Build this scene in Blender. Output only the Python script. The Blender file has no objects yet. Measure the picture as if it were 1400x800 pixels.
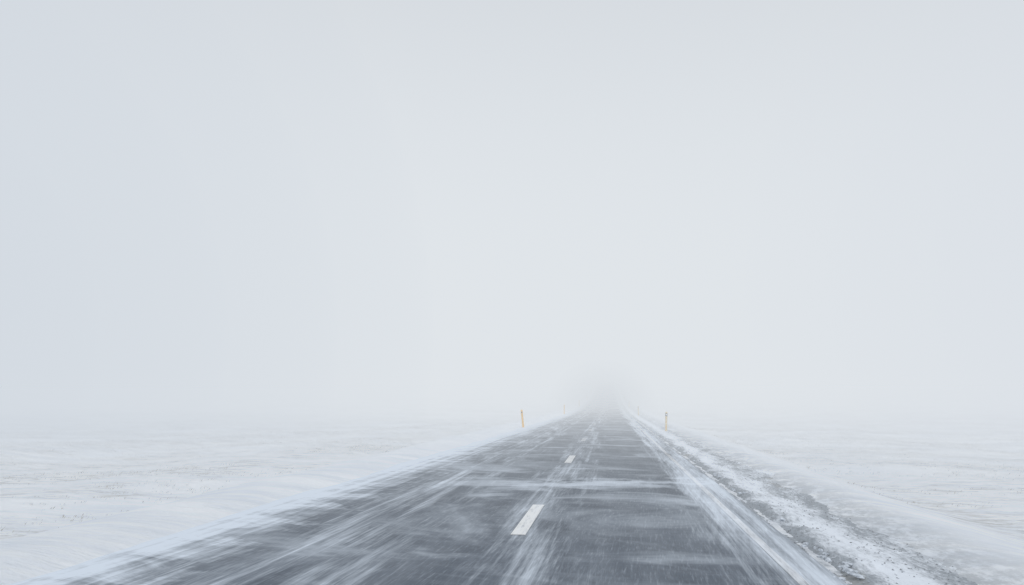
import bpy, math, random
import numpy as np
random.seed(3); rng=np.random.default_rng(5)
sc=bpy.context.scene
sc.view_settings.view_transform='Standard'; sc.view_settings.look='None'; sc.view_settings.exposure=0

# ------------------------------------------------ helpers
def vnoise(x,y,seed=0):
    x=np.asarray(x,float); y=np.asarray(y,float)
    xi=np.floor(x).astype(np.int64); yi=np.floor(y).astype(np.int64)
    fx=x-xi; fy=y-yi
    fx=fx*fx*(3-2*fx); fy=fy*fy*(3-2*fy)
    def h(a,b):
        n=(a*374761393+b*668265263+seed*974711)&0xffffffff
        n=((n^(n>>13))*1274126177)&0xffffffff
        return ((n^(n>>16))&0xffff)/65535.0
    return (h(xi,yi)*(1-fx)+h(xi+1,yi)*fx)*(1-fy)+(h(xi,yi+1)*(1-fx)+h(xi+1,yi+1)*fx)*fy
def fbm(x,y,o=4,seed=0):
    s=0;a=.5;t=0
    for i in range(o):
        s=s+a*vnoise(x*2**i+13.7*i,y*2**i+7.1*i,seed+i); t+=a; a*=.5
    return s/t-.5
def sstep(a,b,x):
    t=np.clip((x-a)/(b-a),0,1); return t*t*(3-2*t)

def rise(y):            # road climbs gently in the distance, then levels
    y=np.asarray(y,float)
    k=1.3e-4
    a=k*np.clip(y-80,0,220)**2
    s=2*k*220
    t=np.clip(y-300,0,150)
    return a+s*t-s*t*t/300
ROAD_L,ROAD_R=-5.9,2.2
def profile(x):
    x=np.asarray(x,float)
    z=np.zeros_like(x)
    z=z-0.95*sstep(-6.8,-11.5,x)-0.35*sstep(-12,-30,x)
    z=z-0.16*sstep(2.3,4.1,x)-1.0*sstep(4.3,8.8,x)-0.45*sstep(9,30,x)
    return z
def ground_z(x,y):
    x=np.asarray(x,float);y=np.asarray(y,float)
    z=profile(x)
    off=-0.10*np.ones_like(z)
    wob=0.35*fbm(y*.35,y*0+3,3,11)*2
    L=sstep(-5.2,-6.6,x+wob*.5)            # snow rises over the left edge
    off=off+L*(0.15)
    wr=0.40*fbm(y*.4,x*.5,3,21)*2
    R=sstep(3.3,4.8,x+wr)
    off=off+R*0.13
    out=np.maximum(L,R)
    big=fbm(x*.08,y*.05,4,31)*0.9*(sstep(-8,-16,x)+sstep(6,14,x))
    med=fbm(x*.45,y*.35,4,41)*0.14*out
    sas=fbm(x*.9+y*.25,y*2.4,3,51)*0.05*out*(.3+.7*(sstep(-7,-10,x)+sstep(5,8,x)))
    return z+off+big+med+sas+rise(y)
def graded(lo,hi,step,grow,dlo,dhi):
    v=list(np.arange(dlo,dhi,step)); a=v[-1]; s=step
    while a<hi: s*=grow; a+=s; v.append(a)
    a=v[0]; s=step; b=[]
    while a>lo: s*=grow; a-=s; b.append(a)
    return np.array(b[::-1]+v)
def grid(name,xs,ys,zf,mat):
    X,Y=np.meshgrid(xs,ys); Z=zf(X,Y)
    co=np.stack([X,Y,Z],-1).reshape(-1,3)
    nx=len(xs);ny=len(ys)
    i=np.arange(nx-1)[None,:]+nx*np.arange(ny-1)[:,None]
    f=np.stack([i,i+1,i+1+nx,i+nx],-1).reshape(-1,4)
    me=bpy.data.meshes.new(name)
    me.vertices.add(len(co)); me.vertices.foreach_set('co',co.ravel())
    me.loops.add(f.size); me.loops.foreach_set('vertex_index',f.ravel().astype(np.int32))
    me.polygons.add(len(f)); me.polygons.foreach_set('loop_start',np.arange(0,f.size,4,dtype=np.int32))
    me.polygons.foreach_set('loop_total',np.full(len(f),4,dtype=np.int32))
    me.update(calc_edges=True); me.validate()
    me.polygons.foreach_set('use_smooth',np.ones(len(me.polygons),dtype=bool))
    o=bpy.data.objects.new(name,me); sc.collection.objects.link(o)
    me.materials.append(mat); return o

class NT:
    def __init__(s,name):
        s.m=bpy.data.materials.new(name); s.m.use_nodes=True
        s.t=s.m.node_tree; s.t.nodes.clear()
        s.out=s.t.nodes.new('ShaderNodeOutputMaterial')
        s.geo=s.t.nodes.new('ShaderNodeTexCoord').outputs['Object']
    def n(s,k,**kw):
        a=s.t.nodes.new(k)
        for q,v in kw.items(): setattr(a,q,v)
        return a
    def put(s,sock,v):
        if isinstance(v,bpy.types.NodeSocket): s.t.links.new(v,sock)
        else: sock.default_value=v
    def math(s,op,a,b=0.0,c=None,clamp=False):
        q=s.n('ShaderNodeMath',operation=op,use_clamp=clamp)
        s.put(q.inputs[0],a); s.put(q.inputs[1],b)
        if c is not None: s.put(q.inputs[2],c)
        return q.outputs[0]
    def noise(s,scale,loc=(0,0,0),rot=0,detail=4,rough=.55,dist=0,vec=None):
        mp=s.n('ShaderNodeMapping')
        r=s.n('ShaderNodeVectorRotate',rotation_type='Z_AXIS'); s.put(r.inputs['Vector'],vec or s.geo); r.inputs['Angle'].default_value=rot
        s.t.links.new(r.outputs[0],mp.inputs[0])
        mp.inputs['Scale'].default_value=scale; mp.inputs['Location'].default_value=loc
        q=s.n('ShaderNodeTexNoise'); s.t.links.new(mp.outputs[0],q.inputs['Vector'])
        q.inputs['Scale'].default_value=1; q.inputs['Detail'].default_value=detail
        q.inputs['Roughness'].default_value=rough; q.inputs['Distortion'].default_value=dist
        return q.outputs[0]
    def rng(s,v,a,b,c=0.,d=1.,smooth=True):
        q=s.n('ShaderNodeMapRange',interpolation_type='SMOOTHSTEP' if smooth else 'LINEAR')
        s.put(q.inputs[0],v); s.put(q.inputs[1],a); s.put(q.inputs[2],b); s.put(q.inputs[3],c); s.put(q.inputs[4],d)
        return q.outputs[0]
    def mix(s,f,a,b):
        q=s.n('ShaderNodeMix',data_type='RGBA'); s.put(q.inputs[0],f); s.put(q.inputs[6],a); s.put(q.inputs[7],b)
        return q.outputs[2]
    def xyz(s):
        q=s.n('ShaderNodeSeparateXYZ'); s.t.links.new(s.geo,q.inputs[0]); return q.outputs
    def bsdf(s,col,rough,bump=None,bs=.3,bd=.05,spec=.3):
        p=s.n('ShaderNodeBsdfPrincipled'); s.put(p.inputs['Base Color'],col); s.put(p.inputs['Roughness'],rough)
        p.inputs['Specular IOR Level'].default_value=spec
        if bump is not None:
            b=s.n('ShaderNodeBump'); b.inputs['Strength'].default_value=bs; b.inputs['Distance'].default_value=bd
            s.put(b.inputs['Height'],bump); s.t.links.new(b.outputs[0],p.inputs['Normal'])
        s.t.links.new(p.outputs[0],s.out.inputs[0]); return p
    def ramp(s,v,lo,hi,pts):
        cr=s.n('ShaderNodeValToRGB'); cr.color_ramp.interpolation='B_SPLINE'
        s.put(cr.inputs[0],s.rng(v,lo,hi,0,1,False))
        e=cr.color_ramp.elements
        while len(e)>1: e.remove(e[0])
        e[0].position=(pts[0][0]-lo)/(hi-lo); e[0].color=(pts[0][1],)*3+(1,)
        for a,b in pts[1:]:
            q=e.new((a-lo)/(hi-lo)); q.color=(b,b,b,1)
        return cr.outputs[0]

SNOW=(.81,.865,.94,1)

# ------------------------------------------------ drift mask shared by asphalt and paint
def drift_mask(t):
    x,y,z=t.xyz()
    wob=t.math('MULTIPLY',t.math('SUBTRACT',t.noise((.15,.06,0),(3,1,0),detail=2),.5),.6)
    xw=t.math('ADD',x,wob)
    band=t.ramp(xw,-6,3,[(-6,.95),(-5.5,.74),(-5.1,.42),(-4.5,.30),(-4.0,.48),(-3.6,.72),(-3.2,.46),(-2.75,.66),(-2.4,.28),(-2.0,.12),(-1.6,.50),
         (-1.2,.64),(-.85,.56),(-.5,.50),(-.15,.20),(.3,.13),(.8,.12),(1.15,.30),(1.4,.74),(1.75,.94),(2.1,.95),(2.5,.5)])
    s1=t.noise((6,.09,0),(0,0,0),detail=4,rough=.6)
    s2=t.noise((26,.45,0),(5,2,0),rot=.02,detail=4,rough=.7)
    s3=t.noise((1.9,.20,0),(9,4,0),rot=-.03,detail=4,rough=.6,dist=.4)
    s4=t.noise((12,.5,0),(2,3,0),rot=.14,detail=4,rough=.65)
    sl=t.math('ADD',t.math('MULTIPLY',s1,.34),t.math('ADD',t.math('MULTIPLY',s2,.22),t.math('MULTIPLY',s3,.30)))
    sl=t.math('ADD',sl,t.math('MULTIPLY',s4,.14))
    th=t.math('SUBTRACT',.70,t.math('MULTIPLY',band,.29))
    long_=t.rng(sl,t.math('SUBTRACT',th,.10),t.math('ADD',th,.16))
    # ragged veils of snow blowing across the carriageway
    w=t.noise((.30,.34,0),(2,7,0),rot=.35,detail=6,rough=.60,dist=1.1)
    wisp=t.rng(w,.46,.74)
    w2=t.noise((.7,1.3,0),(1,9,0),rot=.3,detail=6,rough=.65,dist=.9)
    wisp2=t.rng(w2,.46,.80,0,.5)
    fine=t.noise((34,2.2,0),(1,1,0),rot=.06,detail=3,rough=.7)
    # one low ridge of snow that has settled across the carriageway
    yy=t.math('ADD',y,t.math('MULTIPLY',t.math('SUBTRACT',t.noise((.45,.0,0),(4,4,0),detail=5),.5),4.5))
    yy=t.math('SUBTRACT',yy,t.math('MULTIPLY',x,.22))
    d=t.math('ABSOLUTE',t.math('SUBTRACT',yy,17.4))
    ridge=t.math('MULTIPLY',t.rng(d,.0,t.rng(w2,.38,.62,.35,2.0),.55,0),t.rng(x,-4.4,-1.5,0,1))
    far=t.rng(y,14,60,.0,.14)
    tot=t.math('MAXIMUM',t.math('MULTIPLY',long_,.82),t.math('MULTIPLY',wisp,.48))
    tot=t.math('ADD',tot,t.math('MULTIPLY',wisp2,.32))
    tot=t.math('ADD',tot,t.math('MULTIPLY',ridge,t.math('SUBTRACT',1.0,tot,clamp=True)))
    e1=t.math('ADD',xw,t.math('MULTIPLY',t.math('SUBTRACT',w2,.5),3.0))
    e1=t.math('ADD',e1,t.math('MULTIPLY',t.math('SUBTRACT',s1,.5),2.0))
    e1=t.math('ADD',e1,t.math('MULTIPLY',t.math('SUBTRACT',s4,.5),1.2))
    tot=t.math('MAXIMUM',tot,t.rng(e1,-3.8,-5.75))
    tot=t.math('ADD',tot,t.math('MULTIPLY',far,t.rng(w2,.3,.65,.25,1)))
    haze=t.math('ADD',t.rng(s3,.3,.7,.02,.10),t.rng(fine,.48,.8,0,.20))
    return t.math('ADD',tot,haze,clamp=True),s1,fine

t=NT('asphalt_with_drifting_snow')
m,s1,fine=drift_mask(t)
ag=t.noise((60,6,1),detail=3); ag2=t.noise((1.2,.4,1),detail=3)
base=t.mix(t.rng(ag,.3,.7),(.014,.027,.048,1),(.034,.056,.088,1))
base=t.mix(t.rng(ag2,.3,.7,0,.35),base,(.054,.080,.120,1))
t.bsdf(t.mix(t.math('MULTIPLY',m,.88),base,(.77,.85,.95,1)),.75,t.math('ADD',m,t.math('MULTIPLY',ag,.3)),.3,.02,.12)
ASPH=t.m
t=NT('worn_white_road_paint')
m,_,_=drift_mask(t)
x,y,z=t.xyz()
wn=t.noise((16,2,1),detail=5,rough=.7)
base=t.mix(t.rng(wn,.46,.72,0,.75),(.80,.80,.78,1),(.26,.28,.31,1))
# beyond the first dashes the paint is mostly scoured and iced over
ice=t.math('MULTIPLY',t.rng(y,16,42,0,.8),t.rng(t.noise((5,.8,1),detail=4),.3,.5,.6,1))
base=t.mix(ice,base,(.16,.19,.235,1))
t.bsdf(t.mix(t.math('MULTIPLY',m,.6),base,SNOW),.6)
PAINT=t.m
t=NT('faded_edge_line_paint')
m,_,_=drift_mask(t)
wn=t.noise((9,.8,1),detail=5,rough=.7)
base=t.mix(t.rng(wn,.4,.6),(.5,.5,.5,1),(.06,.07,.085,1))
t.bsdf(t.mix(m,base,SNOW),.7)
EDGEP=t.m

t=NT('wind_packed_snow')
x,y,z=t.xyz()
field=t.math('MAXIMUM',t.rng(x,-7.8,-11.5,0,1),t.rng(x,5.2,9,0,1))
g1=t.noise((.10,.20,.1),(3,3,0),rot=.15,detail=5,rough=.62,dist=.5)
g2=t.noise((.9,3.0,1),(1,6,0),rot=.12,detail=8,rough=.78,dist=.3)
gm=t.math('MULTIPLY',t.rng(g1,.36,.60),t.rng(g2,.45,.60))
gm=t.math('MULTIPLY',gm,field)
sh=t.noise((.25,1.1,1),(8,2,0),rot=.2,detail=6,rough=.65)
snow=t.mix(t.rng(sh,.3,.7),(.72,.775,.85,1),(.90,.93,.965,1))
near=t.math('MULTIPLY',t.rng(t.noise((2.4,6,2),(3,9,1),detail=7,rough=.8),.50,.66,0,.6),field)
near=t.math('MULTIPLY',near,t.rng(g1,.32,.58,.3,1))
snow=t.mix(near,snow,(.40,.42,.44,1))
dn=t.noise((4,2,3),(1,1,1),detail=7,rough=.75)
dust=t.rng(t.math('ADD',x,t.math('MULTIPLY',t.math('SUBTRACT',dn,.5),2.6)),5.3,3.6,0,.65)
dust=t.math('MULTIPLY',dust,t.math('MULTIPLY',t.rng(x,2.,3.),t.rng(dn,.38,.6)))
col=t.mix(t.math('MULTIPLY',gm,.62),snow,(.31,.305,.285,1))
col=t.mix(dust,col,(.17,.195,.22,1))
bh=t.math('ADD',t.noise((2.0,6,2),detail=7,rough=.68,rot=.15),t.math('MULTIPLY',sh,1.4))
t.bsdf(col,.8,bh,.8,.13,.15)
SNOWM=t.m

t=NT('gravel_shoulder_with_snow')
x,y,z=t.xyz()
v2=t.noise((30,12,20),detail=4,rough=.7)
stone=t.mix(t.rng(v2,.3,.7),(.055,.070,.090,1),(.21,.25,.29,1))
xo=t.math('ADD',x,t.math('MULTIPLY',t.math('SUBTRACT',t.noise((.8,.9,0),detail=5,rough=.65),.5),.7))
crv=t.ramp(xo,2,5,[(2,1.0),(2.18,.78),(2.34,.34),(2.5,.60),(2.75,1.0),(3.05,1.02),(3.3,.76),(3.55,.58),(3.8,.64),(4.05,.9),(4.25,1.2),(4.6,1.5)])
sn=t.math('ADD',t.math('MULTIPLY',t.noise((2.2,.6,1),(3,2,0),rot=.03,detail=6,rough=.65),.55),t.math('MULTIPLY',t.noise((16,6,6),detail=5,rough=.75),.45))
th=t.math('SUBTRACT',.74,t.math('MULTIPLY',crv,.36))
ms=t.rng(sn,t.math('SUBTRACT',th,.13),t.math('ADD',th,.15))
ms=t.math('MAXIMUM',ms,.20)
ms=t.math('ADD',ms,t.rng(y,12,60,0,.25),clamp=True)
tan=t.rng(t.noise((.9,.5,1),(7,7,0),detail=3),.60,.70,0,.4)
stone=t.mix(tan,stone,(.30,.27,.20,1))
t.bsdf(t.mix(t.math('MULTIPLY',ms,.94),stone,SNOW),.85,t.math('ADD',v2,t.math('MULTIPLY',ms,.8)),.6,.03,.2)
GRAVEL=t.m

# ------------------------------------------------ terrain, road, shoulder
xs=graded(-2500,2500,.10,1.045,-9,8.5); ys=graded(-400,3000,.14,1.012,4,34)
grid('snow_covered_ground',xs,ys,ground_z,SNOWM)
yr=graded(-400,1400,.5,1.02,0,60)
rx=np.linspace(ROAD_L,ROAD_R,16)
camber=lambda X: -0.012*np.abs(X+1.2)+0.012*1.2
grid('road',rx,yr,lambda X,Y: camber(X)+rise(Y),ASPH)

def strips(name,items,mat,lift=.004):
    vs=[];fs=[]
    for (x0,x1,y0,y1) in items:
        n=max(1,int((y1-y0)/1.5)) ; b=len(vs)
        for i in range(n+1):
            yy=y0+(y1-y0)*i/n
            for xx in (x0,x1):
                vs.append((xx,yy,float(camber(xx)+rise(yy))+lift))
        for i in range(n): a=b+2*i; fs.append((a,a+1,a+3,a+2))
    me=bpy.data.meshes.new(name); me.from_pydata(vs,[],fs); me.materials.append(mat)
    o=bpy.data.objects.new(name,me); sc.collection.objects.link(o); return o
strips('centre_line_marking',[(-1.29,-1.10,10.45+12*k,13.45+12*k) for k in range(-5,22)],PAINT,.006)
strips('edge_line_marking',[(1.74,1.84,-40,220)],EDGEP,.006)

def sh_z(X,Y):
    b=profile(X)+rise(Y)
    lump=fbm(X*3,Y*1.6,4,61)*.06+np.abs(fbm(X*9,Y*7,3,71))*.04
    inner=sstep(2.12,2.3,X)
    c=fbm(Y*1.1,X*1.0,4,81)
    crust=sstep(.30,.14,np.abs(X-2.66+.25*c))*sstep(-.06,.08,fbm(X*2.2,Y*1.3,4,91))*.04
    dip=-.06*np.exp(-((X-2.36-.12*c)/.10)**2)
    return b-.035+inner*lump+crust+dip*inner-.02-.10*sstep(4.2,4.9,X)
grid('gravel_shoulder',np.arange(2.08,5.0,.035),graded(-60,500,.045,1.01,6,24),sh_z,GRAVEL)

# ------------------------------------------------ crusty snow clumps along the asphalt edge
import bmesh
def clump_mesh(name,items,mat):
    vs=[];fs=[]
    bm=bmesh.new(); bmesh.ops.create_icosphere(bm,subdivisions=3,radius=1)
    bv=np.array([v.co[:] for v in bm.verts]); bf=[[v.index for v in f.verts] for f in bm.faces]; bm.free()
    for k,(x,y,z,a,b,c,rot) in enumerate(items):
        d=1+1.3*fbm(bv[:,0]*1.9+k*3.1,bv[:,1]*1.9+bv[:,2]*1.3,5,k%50)
        p=bv*d[:,None]; p[:,2]=np.clip(p[:,2],-.4,.75+.2*fbm(bv[:,0]*4+k,bv[:,1]*4,3,9))
        p=p*np.array([a,b,c]); cr_,sr=math.cos(rot),math.sin(rot)
        q=np.stack([p[:,0]*cr_-p[:,1]*sr+x,p[:,0]*sr+p[:,1]*cr_+y,p[:,2]+z],-1)
        o=len(vs); vs+=q.tolist(); fs+=[[o+i for i in f] for f in bf]
    me=bpy.data.meshes.new(name); me.from_pydata(vs,[],fs); me.materials.append(mat)
    o=bpy.data.objects.new(name,me); sc.collection.objects.link(o); return o
t=NT('crusty_snow')
c=t.noise((22,14,12),detail=6,rough=.75)
t.bsdf(t.mix(t.rng(c,.40,.66,0,.85),(.72,.78,.86,1),(.22,.26,.31,1)),.85,c,.8,.03,.15)
CR=t.m
it=[]
y=6.0
while y<50:
    if fbm(y*.35,1.5,3,7)>-.01:
        x=2.42+.09*random.gauss(0,1)
        a=random.uniform(.015,.05); b=a*random.uniform(.8,2.6)
        it.append((x,y,float(profile(x)+rise(y))-.035,a,b,random.uniform(.015,.03),random.uniform(-.6,.6)))
    y+=random.uniform(.05,.32)
clump_mesh('snow_clumps',it,CR)

t=NT('dark_basalt_gravel')
c=t.noise((18,18,18),detail=4)
t.bsdf(t.mix(t.rng(c,.4,.6,0,1),(.08,.092,.11,1),(.38,.42,.47,1)),.85)
vs=[];fs=[]
for k in range(3600):
    y=6+40*random.random()**1.6; x=random.choice([random.gauss(2.38,.08),random.uniform(2.3,4.2),random.gauss(3.6,.3)])
    if x<2.25 or x>4.3: continue
    s=random.uniform(.005,.016); z=float(sh_z(np.array([x]),np.array([y]))[0])
    o=len(vs)
    for (a,b,c_) in ((1,0,0),(-1,0,0),(0,1,0),(0,-1,0),(0,0,1),(0,0,-1)):
        j=lambda:random.uniform(-.35,.35)
        vs.append((x+(a+j())*s,y+(b+j())*s*1.2,z+(c_+j())*s*.7+s*.1))
    fs+=[[o+i for i in f] for f in ((0,2,4),(2,1,4),(1,3,4),(3,0,4),(2,0,5),(1,2,5),(3,1,5),(0,3,5))]
me=bpy.data.meshes.new('gravel_stones'); me.from_pydata(vs,[],fs); me.materials.append(t.m)
sc.collection.objects.link(bpy.data.objects.new('gravel_stones',me))

# ------------------------------------------------ frosted dry grass
t=NT('frosted_dry_grass')
c=t.noise((3,3,3),detail=2)
t.bsdf(t.mix(t.rng(c,.35,.65),(.36,.34,.30,1),(.60,.61,.61,1)),.9)
vs=[];fs=[]
tries=44000
side=rng.random(tries)
X=np.where(side<.6,-10-60*rng.random(tries)**1.2,7.5+60*rng.random(tries)**1.2)
Y=8+80*rng.random(tries)**1.1
dens=fbm(X*.10,Y*.2,4,5)+.6*fbm(X*.6,Y*1.2,3,15)
Z=ground_z(X,Y)
for x,y,z,d in zip(X,Y,Z,dens):
    if d<-.04+.20*random.random(): continue
    for b in range(random.randint(2,4)):
        h=random.uniform(.02,.07); w=random.uniform(.004,.007)
        bx=x+random.gauss(0,.12); by=y+random.gauss(0,.12)
        an=random.uniform(0,6.28); lx=h*random.uniform(.4,1.3); ly=random.gauss(0,.3)*h
        o=len(vs)
        vs+= [(bx-w*math.cos(an),by-w*math.sin(an),z-.02),(bx+w*math.cos(an),by+w*math.sin(an),z-.02),
              (bx+lx*.4+w*.6*math.cos(an),by+ly*.4+w*.6*math.sin(an),z+h*.6),(bx+lx,by+ly,z+h)]
        fs.append((o,o+1,o+2)); fs.append((o,o+2,o+3))
me=bpy.data.meshes.new('dry_grass'); me.from_pydata(vs,[],fs); me.materials.append(t.m)
sc.collection.objects.link(bpy.data.objects.new('dry_grass',me))

# ------------------------------------------------ roadside marker posts
t=NT('yellow_post_plastic')
c=t.noise((9,9,5),detail=5,rough=.7)
t.bsdf(t.mix(t.rng(c,.50,.75,0,.5),(.82,.45,.06,1),(.78,.68,.50,1)),.55); YEL=t.m
t=NT('post_reflector'); t.bsdf((.75,.76,.76,1),.25,spec=.6); REF=t.m
t=NT('post_dark_band'); t.bsdf((.10,.09,.08,1),.5); BLK=t.m
t=NT('post_pale_plastic')
c=t.noise((9,9,5),detail=5,rough=.7)
t.bsdf(t.mix(t.rng(c,.4,.65),(.66,.45,.18,1),(.80,.72,.54,1)),.55); PALE=t.m
def tube(name,secs,mat,parent):
    vs=[];fs=[];n=14
    for (z,w,d,sl) in secs:
        for i in range(n):
            a=2*math.pi*i/n
            cx=math.copysign(abs(math.cos(a))**.6,math.cos(a))*w; cy=math.copysign(abs(math.sin(a))**.6,math.sin(a))*d
            vs.append((cx,cy+.25*(cx*cx)/max(w,.01),z+sl*cy/d*.5))
    for k in range(len(secs)-1):
        for i in range(n):
            j=(i+1)%n; fs.append((k*n+i,k*n+j,(k+1)*n+j,(k+1)*n+i))
    fs.append(tuple(range(n))[::-1]); fs.append(tuple((len(secs)-1)*n+i for i in range(n)))
    me=bpy.data.meshes.new(name); me.from_pydata(vs,[],fs); me.materials.append(mat)
    o=bpy.data.objects.new(name,me); sc.collection.objects.link(o); o.parent=parent; return o
def post(x,y,tilt,mat,H=1.18):
    e=bpy.data.objects.new('road_marker_post',None); sc.collection.objects.link(e)
    z=float(max(ground_z(np.array([x]),np.array([y]))[0],(sh_z(np.array([x]),np.array([y]))[0] if x>0 else -9)))
    e.location=(x,y,z-.02); e.rotation_euler=(random.uniform(-.02,.02),tilt,random.uniform(-.1,.1))
    tube('shaft',[(-.1,.070,.032,0),(.0,.070,.032,0),(.5,.068,.03,0),(H-.26,.066,.028,0)],mat,e)
    tube('dark_band',[(H-.259,.068,.030,0),(H-.08,.067,.029,0)],BLK if x>0 else mat,e)
    tube('cap',[(H-.079,.066,.028,0),(H-.01,.064,.027,.02),(H,.045,.02,.03)],mat,e)
    tube('collar',[(-.02,.09,.05,0),(.03,.085,.045,0),(.045,.074,.036,0)],mat,e)
    r=tube('reflector',[(H-.21,.034,.004,0),(H-.205,.042,.006,0),(H-.125,.042,.006,0),(H-.12,.034,.004,0)],REF if x>0 else BLK,e)
    r.location=(0,-.037,0)
    return e
for k in range(6):
    post(-5.9 if k else -5.75,53.5+50*k,-.10 if k==0 else random.uniform(-.03,.03),YEL)
    post(3.35,51+50*k,.045 if k==0 else random.uniform(-.03,.03),PALE)

# ------------------------------------------------ fog: volumes whose own glow stands in for scattered daylight
def volume_mat(name,sigma,L):
    m=bpy.data.materials.new(name); m.use_nodes=True; nt=m.node_tree; nt.nodes.clear()
    o=nt.nodes.new('ShaderNodeOutputMaterial'); a=nt.nodes.new('ShaderNodeVolumeAbsorption'); em=nt.nodes.new('ShaderNodeEmission')
    ad=nt.nodes.new('ShaderNodeAddShader')
    a.inputs['Color'].default_value=(0,0,0,1); a.inputs['Density'].default_value=sigma
    em.inputs['Color'].default_value=(*L,1); em.inputs['Strength'].default_value=sigma
    nt.links.new(a.outputs[0],ad.inputs[0]); nt.links.new(em.outputs[0],ad.inputs[1]); nt.links.new(ad.outputs[0],o.inputs['Volume'])
    return m
FL=(.745,.782,.818)
def box(name,lo,hi,mat):
    vs=[(x,y,z) for x in (lo[0],hi[0]) for y in (lo[1],hi[1]) for z in (lo[2],hi[2])]
    fs=[(0,1,3,2),(4,6,7,5),(0,4,5,1),(2,3,7,6),(0,2,6,4),(1,5,7,3)]
    me=bpy.data.meshes.new(name); me.from_pydata(vs,[],fs); me.materials.append(mat)
    o=bpy.data.objects.new(name,me); sc.collection.objects.link(o); return o
box('fog',(-2400,-390,-12),(2400,2900,75),volume_mat('fog_volume',.0112,FL))
def dark_volume(c,r,mat):
    bm=bmesh.new(); bmesh.ops.create_uvsphere(bm,u_segments=64,v_segments=40,radius=1)
    me=bpy.data.meshes.new('darkening_volume'); bm.to_mesh(me); bm.free(); me.materials.append(mat)
    for p in me.polygons: p.use_smooth=True
    o=bpy.data.objects.new('darkening_volume',me); sc.collection.objects.link(o); o.location=c; o.scale=r
bl=volume_mat('left_edge_darkening',.0022,(.33,.42,.555))  # added nested ellipsoids, only to darken the left side of the view
for r in (78,68,56,42): dark_volume((-94,64,8),(r,r,r*.85),bl)
br=volume_mat('right_edge_darkening',.0012,(.42,.48,.66))  # weaker added ellipsoids that shade the right side of the view
for r in (68,58,46,34): dark_volume((84,92,16),(r,r,r*.85),br)
# added dark volumes that make a grey smudge over the distant carriageway
smudge=volume_mat('grey_smudge_volume',.0020,(.28,.32,.38))
for r in (1.3,1.12,.95,.78,.62,.48,.34,.2): dark_volume((-1.2,135,.6),(6.6*r,36*r,5.8*r),smudge)

# ------------------------------------------------ sky and light
w=bpy.data.worlds.new('World'); sc.world=w; w.use_nodes=True; nt=w.node_tree; nt.nodes.clear()
o=nt.nodes.new('ShaderNodeOutputWorld'); bg=nt.nodes.new('ShaderNodeBackground'); sk=nt.nodes.new('ShaderNodeTexSky'); hs=nt.nodes.new('ShaderNodeHueSaturation')
sk.sky_type='NISHITA'; sk.sun_disc=False; sk.sun_elevation=math.radians(50); sk.sun_rotation=math.radians(165); sk.dust_density=3
hs.inputs['Saturation'].default_value=.35
nt.links.new(sk.outputs[0],hs.inputs['Color']); nt.links.new(hs.outputs[0],bg.inputs[0]); nt.links.new(bg.outputs[0],o.inputs[0])
bg.inputs[1].default_value=.15
sd=bpy.data.lights.new('sun','SUN'); sd.energy=1.5; sd.angle=math.radians(25); sd.color=(1,.985,.96)
so=bpy.data.objects.new('sun',sd); sc.collection.objects.link(so)
from mathutils import Vector
a=math.radians(165); el=math.radians(50)
sdir=Vector((math.sin(a)*math.cos(el),math.cos(a)*math.cos(el),math.sin(el)))
so.rotation_euler=sdir.to_track_quat('Z','Y').to_euler()

cd=bpy.data.cameras.new('camera'); cam=bpy.data.objects.new('camera',cd); sc.collection.objects.link(cam); sc.camera=cam
cd.sensor_width=36; cd.lens=28.3; cd.clip_start=.05; cd.clip_end=8000
cam.location=(0,0,1.7)
cam.rotation_euler=(math.radians(90+7.66),0,math.radians(6.93))
